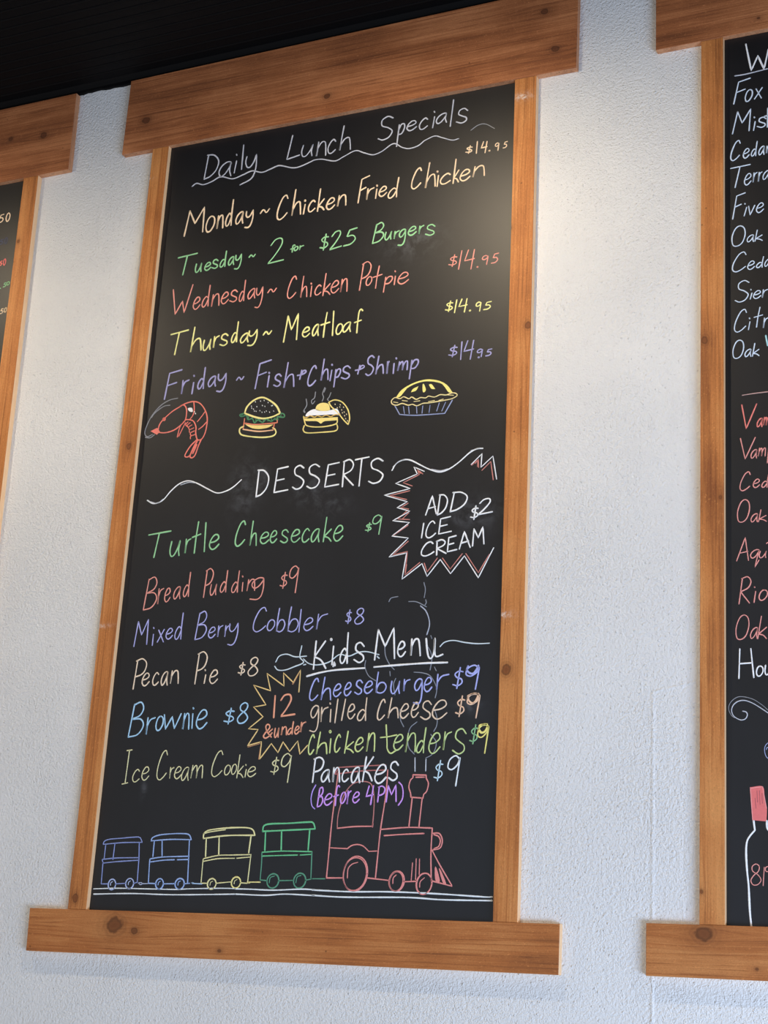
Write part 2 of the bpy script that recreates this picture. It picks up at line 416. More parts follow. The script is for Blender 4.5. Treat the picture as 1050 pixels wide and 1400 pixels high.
# ------------------------------------------------------------------ chalk writing
# hand-lettered alphabet: strokes in units (x 0..100; base 0, x-height 100, capitals/ascenders 200, tails -100); ';' is a sharp turn, '|' lifts the pen
FONT = {
'a': "88,96 58,100 22,75 5,35 20,2 48,12 78,55 88,96;88,96 86,40 100,0",
'b': "14,200 4,100 2,2;2,40 30,92 72,98 97,60 80,15 42,-2 2,10",
'c': "90,84 64,100 28,80 5,40 18,6 52,0 96,22",
'd': "88,80 58,98 20,70 5,28 24,2 56,14 88,64|100,200 92,90 95,0",
'e': "10,48 58,54 90,74 78,98 46,99 15,66 8,26 34,0 66,4 100,30",
'f': "100,186 76,200 52,176 46,90 46,0|2,92 92,104",
'g': "92,84 60,100 22,78 8,40 28,8 62,26 92,84;92,84 96,10 86,-66 56,-98 4,-88",
'h': "16,200 8,100 0,0;2,42 38,92 74,98 88,60 98,0",
'i': "56,100 40,0",
'k': "16,200 2,0|88,100 6,42;6,42 60,30 100,0",
'K': "18,200 2,0|92,196 8,88;8,88 60,60 100,0",
'l': "70,200 40,0",
'm': "8,100 0,0;3,50 26,92 42,94 48,50 48,0;48,46 70,92 90,94 96,50 98,0",
'n': "8,100 0,0;3,52 40,96 76,96 90,55 98,0",
'o': "52,100 18,80 4,35 22,2 58,4 92,42 88,84 52,100",
'p': "12,100 6,0 0,-100|10,50 44,98 88,96 96,58 60,12 8,10",
'q': "88,90 58,100 22,76 6,38 26,6 60,26 88,90;88,90 66,-98;66,-98 100,-20",
'r': "10,100 4,0;6,46 42,86 98,98",
's': "94,80 62,100 24,92 18,66 50,48 86,32 90,10 52,-2 4,14",
't': "58,200 46,100 42,0|0,104 100,118",
'u': "8,98 0,40 16,2 46,6 80,54 94,98;94,98 88,40 98,0",
'v': "4,100 42,0;42,0 96,100",
'w': "4,100 20,4;20,4 50,84;50,84 70,4;70,4 98,100",
'x': "6,100 96,0|92,100 0,4",
'y': "6,100 8,52 32,28 66,46 96,100;96,100 100,10 80,-68 48,-96 4,-86",
'A': "0,0 50,200;50,200 100,0|18,66 86,78",
'B': "22,190 0,0|20,186 66,200 88,164 68,124 14,104;14,104 76,100 98,60 64,12 0,0",
'C': "94,168 76,198 42,176 10,96 6,28 32,0 68,14 100,44",
'D': "16,186 0,0|8,190 60,182 98,132 86,62 44,16 0,0",
'E': "96,198 22,186;22,186 4,4;4,4 100,16|18,96 70,104",
'F': "100,198 18,184;18,184 0,0|12,96 72,110",
'H': "6,200 0,0|80,200 100,4|4,100 88,104",
'I': "56,200 40,0",
'J': "30,198 100,200|66,198 40,2|0,0 76,6",
'L': "26,200 0,2;0,2 100,26",
'M': "16,192 0,0|16,192 52,84;52,84 94,200;94,200 100,6",
'O': "50,200 18,170 2,90 16,14 50,0 84,32 98,110 84,176 50,200",
'P': "18,190 0,0|8,188 60,200 98,168 88,118 56,92 12,82",
'R': "12,190 4,0|6,188 60,200 94,164 74,118 8,90;8,90 100,4",
'S': "94,176 58,200 18,176 22,126 66,98 98,60 78,12 36,-2 2,18",
'T': "0,188 100,200|48,194 36,0",
'V': "2,200 50,0;50,0 100,198",
'W': "0,190 26,0;26,0 56,90;56,90 72,0;72,0 100,200",
'1': "62,200 40,0",
'2': "10,150 36,192 72,196 78,150 44,72 4,8;4,8 100,24",
'4': "34,200 8,92;8,92 100,104|92,196 78,0",
'5': "96,196 40,186;40,186 24,112;24,112 70,112 92,62 60,10 6,2",
'8': "84,176 58,200 24,176 26,132 70,96 94,48 66,6 24,2 6,44 34,92 74,130 84,176",
'9': "90,176 56,200 16,178 8,130 40,112 78,140 92,182;92,182 86,90 80,0",
'0': "58,200 22,166 4,84 22,10 54,2 88,60 94,148 58,200",
'$': "88,158 50,166 18,140 36,108 78,88 88,52 52,26 6,40|60,200 46,0",
'&': "100,60 70,20 30,0 6,30 30,80 66,130 60,170 34,180 22,150 44,80 96,6|60,70 100,110",
'+': "44,180 32,0|0,86 52,92 96,128 86,168 60,160 48,100",
'~': "0,10 24,90 46,70 62,20 78,20 100,96",
'(': "90,200 30,150 4,90 20,30 70,0",
')': "10,200 70,170 96,110 80,50 10,0",
}
def parse(s):
    out = []
    for st in s.split('|'):
        segs = []
        for sg in st.split(';'):
            segs.append([tuple(float(v) for v in p.split(',')) for p in sg.split()])
        out.append(segs)
    return out
def spline(pts, step):
    if len(pts) == 1: return pts
    P = [np.array(p) for p in pts]
    if len(P) == 2:
        n = max(2, int(np.linalg.norm(P[1] - P[0]) / (step * 2.5)) + 1)
        return [tuple(P[0] + (P[1] - P[0]) * k / (n - 1)) for k in range(n)]
    closed = np.linalg.norm(P[0] - P[-1]) < 1e-6
    E = ([P[-2]] + P + [P[1]]) if closed else ([2 * P[0] - P[1]] + P + [2 * P[-1] - P[-2]])
    out = []
    for i in range(1, len(E) - 2):
        p0, p1, p2, p3 = E[i - 1:i + 3]
        n = max(2, int(np.linalg.norm(p2 - p1) / step) + 1)
        for k in range(n):
            t = k / n
            out.append(tuple(0.5 * (2 * p1 + (p2 - p0) * t + (2 * p0 - 5 * p1 + 4 * p2 - p3) * t * t + (3 * p1 - p0 - 3 * p2 + p3) * t ** 3)))
    out.append(tuple(P[-1]))
    return out
def flat(segs, step):
    o = []
    for sg in segs:
        q = spline(sg, step)
        if o: q = q[1:]
        o += q
    return o
class Crop:
    def __init__(s, x, y, k): s.x, s.y, s.k = x, y, k
    def __call__(s, p): return (s.x + p[0] / s.k, s.y + p[1] / s.k)
A_ = Crop(230, 170, 5); B_ = Crop(370, 120, 5); C_ = Crop(500, 120, 5); D_ = Crop(220, 330, 5); E_ = Crop(370, 280, 5); F_ = Crop(500, 290, 5)
G_ = Crop(190, 480, 5); H_ = Crop(340, 470, 5); I_ = Crop(490, 450, 5); J_ = Crop(190, 630, 5); K_ = Crop(340, 620, 5); L_ = Crop(490, 600, 5)
M_ = Crop(160, 820, 5); N_ = Crop(310, 810, 5); O_ = Crop(150, 940, 5); P_ = Crop(320, 900, 5); Q_ = Crop(480, 780, 5); R_ = Crop(480, 920, 5)
T_ = Crop(420, 1030, 4.375); U_ = Crop(120, 1060, 5); V_ = Crop(250, 1060, 5)
RA = Crop(970, 40, 5.8375); RB = Crop(970, 260, 5.8375); RC = Crop(970, 500, 5.8375); RD = Crop(970, 720, 5.8375); RE = Crop(970, 930, 11.66); RF = Crop(970, 1040, 5.8375)
LB = Crop(0, 270, 7.78)

class Chalk:
    """everything drawn in one go with one or more chalk pens, as one raised mesh on a panel"""
    LAYER = 0
    def __init__(s): s.v = []; s.f = []; s.mi = []; s.mats = []; s.lift = 0.0; s.price = None; s.is_price = False
    def mat(s, col):
        m = chalk(col)
        if m not in s.mats: s.mats.append(m)
        return s.mats.index(m)
    def ribbon(s, px, wpx, col):
        """px: pen path in photo pixels, wpx: pen width in photo pixels"""
        mi = s.mat(col)
        pts = [at(u, v, YP) for u, v in px]
        Q = [np.array((p[0], p[2])) for p in pts]
        Q2 = [Q[0]]
        for q in Q[1:]:
            if np.linalg.norm(q - Q2[-1]) > 2e-4: Q2.append(q)
        Q = Q2
        # metres per pixel here
        m = np.linalg.norm(at(px[0][0], px[0][1] + 1, YP) - at(px[0][0], px[0][1], YP))
        hw = wpx * m * 0.5
        y0 = YP - 0.0002 - s.lift; y1 = YP - 0.0009 - s.lift
        if len(Q) == 1:
            s.disc(Q[0], hw, mi, y0, y1); return
        ph = random.uniform(0, 6)
        prev = None; n = len(Q); L = 0
        for i, q in enumerate(Q):
            t = Q[min(i + 1, n - 1)] - Q[max(i - 1, 0)]
            t = t / (np.linalg.norm(t) + 1e-9); nn = np.array((-t[1], t[0]))
            if i: L += np.linalg.norm(q - Q[i - 1])
            h = hw * (1 + 0.10 * math.sin(L * 60 + ph) + random.uniform(-0.07, 0.07))
            b = len(s.v)
            for o, yy in ((-h, y0), (-h * 0.55, y1), (h * 0.55, y1), (h, y0)):
                p = q + nn * o; s.v.append((p[0], yy, p[1]))
            if prev is not None:
                for k in range(3):
                    s.f.append((prev + k, b + k, b + k + 1, prev + k + 1)); s.mi.append(mi)
            prev = b
        s.disc(Q[0], hw, mi, y0, y1); s.disc(Q[-1], hw, mi, y0, y1)
    def disc(s, c, r, mi, y0, y1, n=10):
        b = len(s.v)
        for k in range(n):
            a = 2 * math.pi * k / n; s.v.append((c[0] + r * math.cos(a), y0, c[1] + r * math.sin(a)))
        for k in range(n):
            a = 2 * math.pi * k / n; s.v.append((c[0] + r * .55 * math.cos(a), y1, c[1] + r * .55 * math.sin(a)))
        for k in range(n):
            j = (k + 1) % n
            s.f.append((b + k, b + j, b + n + j, b + n + k)); s.mi.append(mi)
        s.f.append(tuple(b + n + k for k in range(n))); s.mi.append(mi)
    def line(s, crop, col, w, txt):
        """free strokes, in crop coordinates; w in crop units"""
        for st in parse(txt):
            pts = [crop(p) for p in flat(st, 1.5 * crop.k)]
            s.ribbon(pts, 0.9 * w / crop.k, col)
        return s
    def fill(s, crop, col, txt):
        mi = s.mat(col)
        for st in parse(txt):
            pts = [crop(p) for p in flat(st, 2 * crop.k)]
            if pts[0] == pts[-1]: pts = pts[:-1]
            b = len(s.v); q3 = []
            for u, v in pts:
                p = at(u, v, YP); q3.append(Vector((p[0], p[2], 0))); s.v.append((p[0], YP - 0.0006 - s.lift, p[2]))
            for tri in tessellate_polygon([q3]):
                s.f.append(tuple(b + k for k in tri)); s.mi.append(mi)
        return s
    def ell(s, crop, col, w, cx, cy, rx, ry, tilt=0.1, a0=0, a1=360):
        pts = []
        for k in range(33):
            a = math.radians(a0 + (a1 - a0) * k / 32)
            x = rx * math.cos(a); yy = ry * math.sin(a)
            pts.append(crop((cx + x - tilt * yy, cy + yy)))
        s.ribbon(pts, w / crop.k, col); return s
    def dots(s, crop, col, w, txt):
        for p in txt.split():
            x, yy = (float(v) for v in p.split(','))
            s.ribbon([crop((x, yy)), crop((x + 2, yy + 4))], w / crop.k, col)
        return s
    def text(s, crop, col, w, chars, nums, slope=-0.12, slant=0.12):
        """letters, each given by the box x0 x1 y0 y1 of its ink"""
        nums = [float(v) for v in nums.replace(',', ' ').split()]
        assert len(nums) == 4 * len(chars), (chars, len(nums))
        k = chars.find('$') if chars != '$25' else -1
        if not s.is_price and (k >= 0 or (chars == '9' and s.price)):
            k = max(k, 0)
            if not s.price: s.price = Chalk(); s.price.is_price = True; s.price.lift = s.lift; s.price.word = ''
            s.price.word += chars[k:]
            s.price.text(crop, col, w, chars[k:], ' '.join(str(v) for v in nums[4 * k:]), slope, slant)
            chars = chars[:k]
        for ci, ch in enumerate(chars):
            x0, x1, y0, y1 = nums[4 * ci:4 * ci + 4]
            if ch == '.':
                s.ribbon([crop(((x0 + x1) / 2, (y0 + y1) / 2)), crop(((x0 + x1) / 2 + 2, (y0 + y1) / 2))], w * 1.35 / crop.k, col); continue
            dot = ch == 'i'
            strokes = parse(FONT[ch])
            g = [p for st in strokes for sg in st for p in sg]
            vs = [p[1] for p in g]; us = [p[0] for p in g]
            W = max(x1 - x0, 1); Hh = max(y1 - y0, 1)
            sy = Hh / max(1, max(vs) - min(vs)); sx = W / max(1, max(us) - min(us))
            tr = lambda p: (p[0] * sx + slant * p[1] * sy, -p[1] * sy + slope * p[0] * sx)
            dense = [[flat([[tr(p) for p in sg] for sg in st], 1.3 * crop.k)] for st in strokes]
            allp = [p for st in dense for p in st[0]]
            a0 = min(p[0] for p in allp); a1 = max(p[0] for p in allp); b0 = min(p[1] for p in allp); b1 = max(p[1] for p in allp)
            h = w * 0.5
            fx = lambda p: (x0 + h + (p[0] - a0) / max(a1 - a0, .01) * max(x1 - x0 - w, 0.5), y0 + h + (p[1] - b0) / max(b1 - b0, .01) * max(y1 - y0 - w, 0.5))
            for st in dense:
                s.ribbon([crop(fx(p)) for p in st[0]], 0.84 * w / crop.k, col)
        return s
    def words(s, gap=0.024):
        """the writing split where the hand left a space"""
        n = len(s.v); par = list(range(n))
        def find(i):
            while par[i] != i: par[i] = par[par[i]]; i = par[i]
            return i
        for f in s.f:
            for k in f[1:]: par[find(k)] = find(f[0])
        xz = np.array([(v[0], v[2]) for v in s.v]); roots = np.array([find(i) for i in range(n)])
        ids = list(dict.fromkeys(roots.tolist())); pts = {r: xz[roots == r][::3] for r in ids}; g = {r: r for r in ids}
        def top(r):
            while g[r] != r: r = g[r]
            return r
        for i, a in enumerate(ids):
            for b in ids[i + 1:]:
                if top(a) == top(b): continue
                if (pts[a].min(0) - pts[b].max(0)).max() > gap or (pts[b].min(0) - pts[a].max(0)).max() > gap: continue
                if np.sqrt(((pts[a][:, None] - pts[b][None]) ** 2).sum(-1)).min() < gap: g[top(a)] = top(b)
        out = []
        for t in dict.fromkeys(top(r) for r in ids):
            wd = Chalk(); mp = {}
            for i in range(n):
                if top(int(roots[i])) == t: mp[i] = len(wd.v); wd.v.append(s.v[i])
            for f, m in zip(s.f, s.mi):
                if f[0] in mp: wd.f.append(tuple(mp[k] for k in f)); wd.mi.append(m)
            used = sorted(set(wd.mi)); wd.mats = [s.mats[m] for m in used]; wd.mi = [used.index(m) for m in wd.mi]
            out.append(wd)
        return out
    def done(s, name, label, parent, root):
        if s.price:
            label = label.replace(' with its price', '').rsplit(' $', 1)[0]
            s.price.done('chalk_price', label.split(' chalk')[0] + ' chalk price ' + s.price.word, parent, root)
        if name == LETTER:
            words = s.words()
            if len(words) > 1:
                what = label.replace(' line ', ' word in the line ').replace(' words ', ' word in the words ').replace(' capitals ', ' word of the capitals ')
                for wd in words: wd.done('chalk_word', what, parent, root)
                return None
        me = bpy.data.meshes.new(name); me.from_pydata(s.v, [], s.f)
        me.polygons.foreach_set('material_index', s.mi)
        for m in s.mats: me.materials.append(m)
        bm = bmesh.new(); bm.from_mesh(me)
        for f in bm.faces:
            if f.normal.y > 0: f.normal_flip()
            f.smooth = False
        bm.to_mesh(me); bm.free(); me.update()
        o = bpy.data.objects.new(name, me); COL.objects.link(o)
        if label: o['label'] = label
        o.parent = parent                     # the panel itself stands at the world's origin
        return o

WHITE = (246, 247, 249); SILVER = (186, 189, 200); PEACH = (250, 206, 164); GREEN = (142, 206, 142); SALMON = (230, 140, 122); YELLOW = (246, 232, 140)
LAV = (158, 154, 206); RED = (232, 112, 98); GREY = (140, 142, 148); BLUSH = (206, 120, 106)
LETTER = 'chalk_lettering'
def W(): return Chalk()

# ---- heading
c = W()
c.text(A_, SILVER, 10, 'Dail', '240 350 203 380, 342 434 250 362, 446 472 246 336, 496 521 137 312')
c.line(A_, SILVER, 10, '467,206 469,210|538,222 530,258 540,292 562,290 588,250 603,206;603,206 602,270 590,330 562,375 492,413')
c.text(B_, SILVER, 10, 'Lunch', '106 202 322 495, 207 294 383 476, 307 382 362 474, 387 450 348 454, 466 550 257 434')
c.text(C_, SILVER, 10, 'Specials', '80 192 190 362, 206 272 240 406, 277 352 220 298, 362 428 202 290, 452 476 193 278, 478 557 168 250, 573 606 78 268, 615 702 136 246', slope=-0.2)
c.dots(C_, SILVER, 10, '469,162')
c.line(A_, SILVER, 9, '165,423 195,403 240,412 300,390 360,358 440,372 510,345 575,318 640,328 700,305 760,282 850,297 910,285 1000,243')
c.line(B_, SILVER, 8, '300,493 350,488 440,500 500,470 580,430 640,445 700,458 760,435 840,382 900,408 950,415 1010,395 1050,362')
c.line(C_, SILVER, 7, '400,362 470,330 520,340 590,358 635,348')
c.line(C_, GREY, 6, '720,290 770,255 820,248 880,278')
c.done('chalk_heading', 'silver chalk heading Daily Lunch Specials with a wavy underline', panel, board)
# ---- Monday
c = W()
c.text(A_, PEACH, 12, 'Monday~Chi', '103 254 560 770, 252 324 622 742, 326 380 615 722, 386 452 510 702, 456 518 592 688, 518 587 580 712, 625 697 572 614, 738 824 478 658, 838 910 442 632, 918 942 543 618', slope=-0.2)
c.dots(A_, PEACH, 13, '935,520')
c.text(B_, PEACH, 12, 'cken', '252 310 764 854, 314 372 687 850, 376 443 746 838, 450 520 726 818', slope=-0.2)
c.text(B_, PEACH, 11, 'Fried', '592 682 596 792, 650 712 678 772, 712 732 688 760, 736 798 668 748, 798 882 608 760', slope=-0.2)
c.dots(B_, PEACH, 12, '727,667')
c.text(C_, PEACH, 11, 'Chicken', '308 386 542 697, 402 480 508 692, 483 503 595 679, 505 584 580 664, 592 642 484 658, 640 718 552 642, 726 816 526 618', slope=-0.2)
c.dots(C_, PEACH, 12, '490,571')
c.text(C_, PEACH, 9, '$14.95', '680 732 393 452, 752 768 363 452, 786 834 363 448, 838 852 422 438, 882 916 373 432, 936 972 363 416')
c.done(LETTER, 'peach chalk line Monday Chicken Fried Chicken with its price', panel, board)
# ---- Tuesday
c = W()
c.text(D_, GREEN, 11, 'Tuesday~', '114 254 76 234, 230 284 143 218, 294 346 138 204, 344 396 118 190, 398 454 62 182, 456 504 100 168, 498 556 82 194, 598 650 84 114', slope=-0.2)
c.text(A_, GREEN, 10, '2for', '676 792 773 957, 832 872 820 878, 856 892 830 868, 892 930 824 864')
c.text(E_, GREEN, 11, '$25', '332 400 195 315, 398 488 172 313, 494 596 152 287', slope=-0.2)
c.text(E_, GREEN, 11, 'Burger', '690 778 116 270, 776 832 176 246, 838 884 172 240, 866 928 162 282, 936 1000 142 214, 1008 1052 136 206', slope=-0.2)
c.text(F_, GREEN, 10, 's', '404 478 80 163')
c.done(LETTER, 'green chalk line Tuesday 2 for $25 Burgers', panel, board)
# ---- Wednesday
c = W()
c.text(D_, SALMON, 10, 'Wednesday~', '80 224 292 504, 216 272 376 470, 276 342 296 454, 340 402 354 452, 408 466 342 432, 466 528 328 418, 530 584 262 416, 590 648 318 398, 638 702 306 458, 726 794 316 356', slope=-0.2)
c.text(E_, SALMON, 10, 'Chicken', '110 182 483 645, 200 252 485 640, 268 286 552 632, 298 350 543 622, 352 412 466 626, 408 470 513 608, 472 528 500 603', slope=-0.15)
c.dots(E_, SALMON, 10, '277,537')
c.text(E_, SALMON, 10, 'Potpie', '602 692 384 590, 648 697 486 556, 696 766 414 575, 766 838 484 602, 840 858 483 551, 866 947 456 546', slope=-0.15)
c.dots(E_, SALMON, 10, '851,453')
c.text(F_, SALMON, 9, '$14.95', '564 628 288 376, 630 662 260 395, 672 748 252 393, 757 769 369 381, 793 842 292 362, 855 913 276 354')
c.done(LETTER, 'salmon chalk line Wednesday Chicken Potpie with its price', panel, board)
# ---- Thursday
c = W()
c.text(D_, YELLOW, 12, 'Thursday~', '64 194 600 780, 196 280 582 764, 282 348 662 752, 352 404 640 734, 398 464 626 718, 476 536 545 698, 538 602 622 700, 588 664 596 718, 694 762 606 646', slope=-0.2)
c.text(E_, YELLOW, 12, 'Meatloaf', '82 196 738 944, 212 272 830 909, 280 334 812 902, 338 410 732 911, 416 438 722 898, 442 498 808 891, 488 552 796 876, 568 635 708 881', slope=-0.12)
c.text(F_, YELLOW, 10, '$14.95', '540 600 603 684, 602 628 595 692, 632 698 587 688, 706 718 667 679, 750 794 610 681, 802 863 606 672')
c.done(LETTER, 'yellow chalk line Thursday Meatloaf with its price', panel, board)
# ---- Friday
c = W()
c.text(G_, LAV, 12, 'Friday~', '168 300 122 335, 284 348 192 300, 356 380 210 297, 396 460 107 265, 468 530 166 249, 526 602 146 283, 662 722 170 204', slope=-0.12)
c.dots(G_, LAV, 12, '376,167')
c.text(H_, LAV, 12, 'Fish+Chips+Shrim', '38 160 105 312, 122 146 213 300, 166 228 202 297, 234 314 124 308, 328 398 176 248, 398 468 144 294, 488 548 100 258, 550 574 176 258, 576 634 166 300, 628 700 146 246, 724 796 142 212, 794 864 76 222, 862 926 80 216, 938 966 116 212, 982 1000 130 208, 1012 1092 112 192', slope=-0.15)
c.dots(H_, LAV, 12, '139,197 569,142 1008,98')
c.text(I_, LAV, 12, 'p', '342 416 202 345')
c.text(I_, LAV, 10, '$14.95', '613 680 106 194, 694 713 82 212, 717 793 72 210, 816 826 188 198, 808 854 132 193, 866 917 130 188')
c.done(LETTER, 'lavender chalk line Friday Fish Chips Shrimp with its price', panel, board)

# ---- little food drawings
c = W(); SH = (238, 112, 94)
c.line(G_, SH, 9, '275,383 320,358 375,345 420,360 455,410 467,470 455,550 430,600 400,605 388,560 390,520 375,482 350,470 318,468')
c.line(G_, SH, 9, '275,383 300,368 318,378 326,410 318,468 290,502 240,540 180,558 130,555 105,550|275,383 225,415 165,470 140,505 130,545')
c.line(G_, SH, 8, '375,345 378,400 368,440 345,470|455,410 430,445 400,482|462,485 435,515 408,535')
c.fill(G_, SH, '80,548 125,525;125,525 145,552;145,552 122,572;122,572 80,548')
c.ribbon([G_((171, 465)), G_((173, 467))], 24 / 5, SH)
c.line(G_, GREY, 7, '265,322 210,335 150,372 90,440 50,520 40,565 58,585 92,570|212,370 170,378 112,420 85,455|44,590 78,592 105,572')
c.line(G_, SH, 7, '308,480 280,520 262,588|318,490 297,532 272,582|335,485 320,500 326,514|350,490 332,505 334,520|362,505 340,520 344,536|374,525 346,540 346,556|380,545 352,560 354,576|385,570 354,582 352,600')
c.line(G_, SH, 10, '397,605 350,652 315,710 322,724 345,716 372,668 402,608|425,605 405,652 382,714 358,730 350,712 378,648 400,610|395,640 368,700')
c.fill(G_, WHITE, '335,392 362,388 368,415 345,412 335,392')
c.dots(G_, WHITE, 7, '385,425 378,412 355,398')
c.done('shrimp_drawing', 'red chalk shrimp with long grey feelers', panel, board)
BUN = (250, 222, 128); LET = (70, 140, 92)
c = W()
c.line(G_, BUN, 13, '722,425 740,380 785,337 840,317 890,335 940,375 965,425;965,425 910,450 850,461 790,450 722,425')
c.dots(G_, WHITE, 5, '768,375 795,345 830,340 855,336 882,350 805,378 843,370 860,376 905,372 782,395 788,408 800,410 826,406 840,416 858,415 870,408 892,416 920,408 912,370 770,388')
c.line(G_, LET, 9, '722,425 690,435 700,448 735,440 745,468 775,462 790,490 815,470 845,488 870,466 905,480 925,465 950,470 945,450 992,452 990,430 966,425')
c.line(G_, LET, 6, '750,446 748,462|775,455 778,470|800,462 798,485|825,465 822,480|850,468 852,484|880,465 882,478|905,460 908,476|930,455 930,470|715,428 700,440|972,432 968,448')
c.line(G_, (232, 118, 84), 8, '722,462 718,492;718,492 790,502 880,496 946,490;946,490 944,466|718,492 712,535|925,500 918,540')
c.line(G_, (244, 176, 130), 10, '712,535 820,549 916,540')
c.fill(G_, (246, 205, 110), '724,500 800,508 920,502;920,502 880,524 822,533 770,526 724,500')
c.line(G_, BUN, 11, '715,515 690,530 690,560 720,578 830,590 910,582 936,560 930,535 915,525')
c.done('burger_drawing', 'chalk burger with seeded yellow bun and green lettuce', panel, board)
c = W(); EB = (248, 212, 112)
c.line(H_, GREY, 7, '520,300 505,340 512,366 503,392|525,305 515,330|457,330 450,370 430,388 436,412 452,392|562,335 550,365 538,380 546,388|393,378 397,420 375,460 386,470 380,455')
c.fill(H_, EB, '460,452 465,425 490,407 520,404 545,412 555,435 552,456 505,460 460,452')
c.fill(H_, (236, 238, 250), '390,496 405,468 450,447 505,460 560,454 602,444 622,475 615,488 560,484 500,488 440,490 390,496')
c.line(H_, (214, 170, 70), 8, '375,500 395,505 420,492 450,502 470,492 500,500 530,488 560,498 590,486 625,482')
c.fill(H_, EB, '385,512 480,508 605,502;605,502 605,522 520,530 494,546 465,530 390,528 385,512')
c.line(H_, EB, 9, '375,498 385,540 395,558 440,568 520,566 598,546 606,505')
c.line(H_, EB, 9, '380,560 373,590 400,609 500,605 590,596 608,575 602,550')
c.line(H_, EB, 9, '547,400 590,384 640,400 678,450 690,510 680,552;680,552 650,522 610,472 565,430 547,400')
c.dots(H_, (240, 220, 170), 6, '590,412 605,436 622,430 635,450 648,432 640,470 655,490 668,480 662,510 675,525 625,415 652,465')
c.done('egg_burger_drawing', 'chalk burger topped with a fried egg, steam rising and bun leaning beside it', panel, board)
c = W(); PY = (248, 224, 110)
c.line(I_, PY, 14, '264,466 300,420 370,377 440,354 500,351 560,363 605,390 636,432')
c.fill(I_, PY, '262,470 300,418 345,390;345,390 305,440 285,462 262,470|560,362 605,388 640,435;640,435 615,430 590,395 560,362')
c.fill(I_, PY, '360,432 375,408 412,390;412,390 395,420 360,432|440,378 450,378 462,415 450,432 440,425 440,378|482,380 500,376 527,410;527,410 500,408 482,380')
c.line(I_, (240, 214, 140), 8, '232,512 226,490 250,468 285,475 310,462 345,476 365,464 395,480 425,468 460,470 480,458 520,464 560,448 600,450 640,436 668,440 674,455 640,475 590,486 545,494 480,504 440,508 400,524 370,514 340,520 300,508 262,520 232,512')
c.line(I_, (240, 214, 140), 6, '240,498 270,503|300,488 335,492|380,495 420,490|480,495 520,488|550,488 580,478|610,450 650,452')
c.line(I_, (140, 152, 196), 8, '250,525 282,583;282,583 340,588 420,588 590,576;590,576 642,486')
c.line(I_, (140, 152, 196), 6, '308,530 315,578|343,530 348,578|397,528 400,575|440,525 435,575|490,520 483,570|553,505 535,560|596,500 570,560')
c.done('pie_drawing', 'chalk pie with yellow domed crust in a blue tin', panel, board)

# ---- desserts
c = W()
c.text(K_, WHITE, 12, 'DESSERTS', '44 143 108 302, 167 276 84 273, 294 383 76 250, 392 490 68 244, 514 624 56 235, 634 722 36 233, 724 828 18 228, 814 924 28 210', slope=-0.08, slant=0.05)
c.line(J_, WHITE, 9, '57,270 100,292 160,272 220,205 280,155 340,137 400,155 470,192 535,220 600,205 650,175 700,130')
c.line(J_, SILVER, 6, '72,278 125,290 165,262|285,165 340,148 390,152')
c.line(L_, WHITE, 10, '230,215 260,168 310,143 360,147 430,182 490,210 555,226 620,206 690,157 760,95 810,68 850,65')
c.line(L_, SILVER, 7, '236,192 275,155 320,138|500,208 560,218 610,205|770,80 830,62')
c.done('chalk_heading', 'white chalk heading DESSERTS between two wavy flourishes', panel, board)
c = W()
c.text(J_, GREEN, 12, 'TurtleC', '62 224 474 666, 206 288 540 660, 308 360 528 638, 360 428 412 636, 440 464 418 626, 476 552 498 612, 652 734 406 590')
c.text(K_, GREEN, 11, 'heesecake', '2 57 458 636, 74 143 532 622, 142 197 522 616, 212 276 516 616, 286 354 514 612, 360 420 508 612, 422 488 510 610, 504 570 432 608, 576 648 486 604', slope=-0.05)
c.text(K_, GREEN, 10, '$9', '793 844 470 538, 843 915 416 556')
c.done(LETTER, 'green chalk line Turtle Cheesecake $9', panel, board)
c = W()
c.text(J_, SALMON, 10, 'BreadPudding', '24 128 790 1026, 122 174 868 986, 170 218 866 970, 232 288 856 950, 298 358 758 934, 436 514 732 938, 482 536 838 924, 550 612 746 904, 628 692 748 906, 700 715 828 896, 732 796 804 896, 754 858 794 954', slope=-0.1)
c.dots(J_, SALMON, 10, '708,789')
c.text(K_, SALMON, 10, '$9', '210 268 808 926, 275 348 764 956')
c.done(LETTER, 'salmon chalk line Bread Pudding $9', panel, board)
MB = (166, 166, 226)
c = W()
c.text(M_, MB, 10, 'MixedBerry', '110 220 130 324, 236 254 232 316, 270 328 198 294, 330 384 190 274, 390 458 86 276, 527 618 74 278, 620 676 182 266, 682 728 172 260, 730 778 170 260, 752 833 154 315', slope=-0.1)
c.dots(M_, MB, 10, '250,191')
c.text(N_, MB, 10, 'Cobbler$8', '176 276 98 274, 272 333 182 266, 334 402 104 274, 412 494 94 274, 488 514 112 275, 522 594 168 266, 608 694 142 258, 808 857 115 217, 870 941 103 221', slope=-0.06)
c.done(LETTER, 'lilac chalk line Mixed Berry Cobbler $8', panel, board)
PC = (240, 210, 178)
c = W()
c.text(M_, PC, 11, 'PecanPie$8', '104 208 398 616, 166 225 496 594, 238 290 492 590, 296 352 486 590, 358 424 478 580, 526 622 350 580, 590 612 508 576, 628 692 474 578, 823 880 424 519, 890 968 388 526', slope=-0.06)
c.dots(M_, PC, 11, '602,479')
c.done(LETTER, 'cream chalk line Pecan Pie $8', panel, board)
BR = (156, 204, 240)
c = W()
c.text(M_, BR, 12, 'Brownie$8', '70 188 694 945, 192 266 800 928, 260 322 790 900, 318 444 774 890, 442 498 770 892, 506 524 774 884, 536 620 746 888, 725 806 736 854, 817 900 698 851', slope=-0.06)
c.dots(M_, BR, 12, '521,740')
c.done(LETTER, 'light blue chalk line Brownie $8', panel, board)
IC = (222, 216, 158)
c = W()
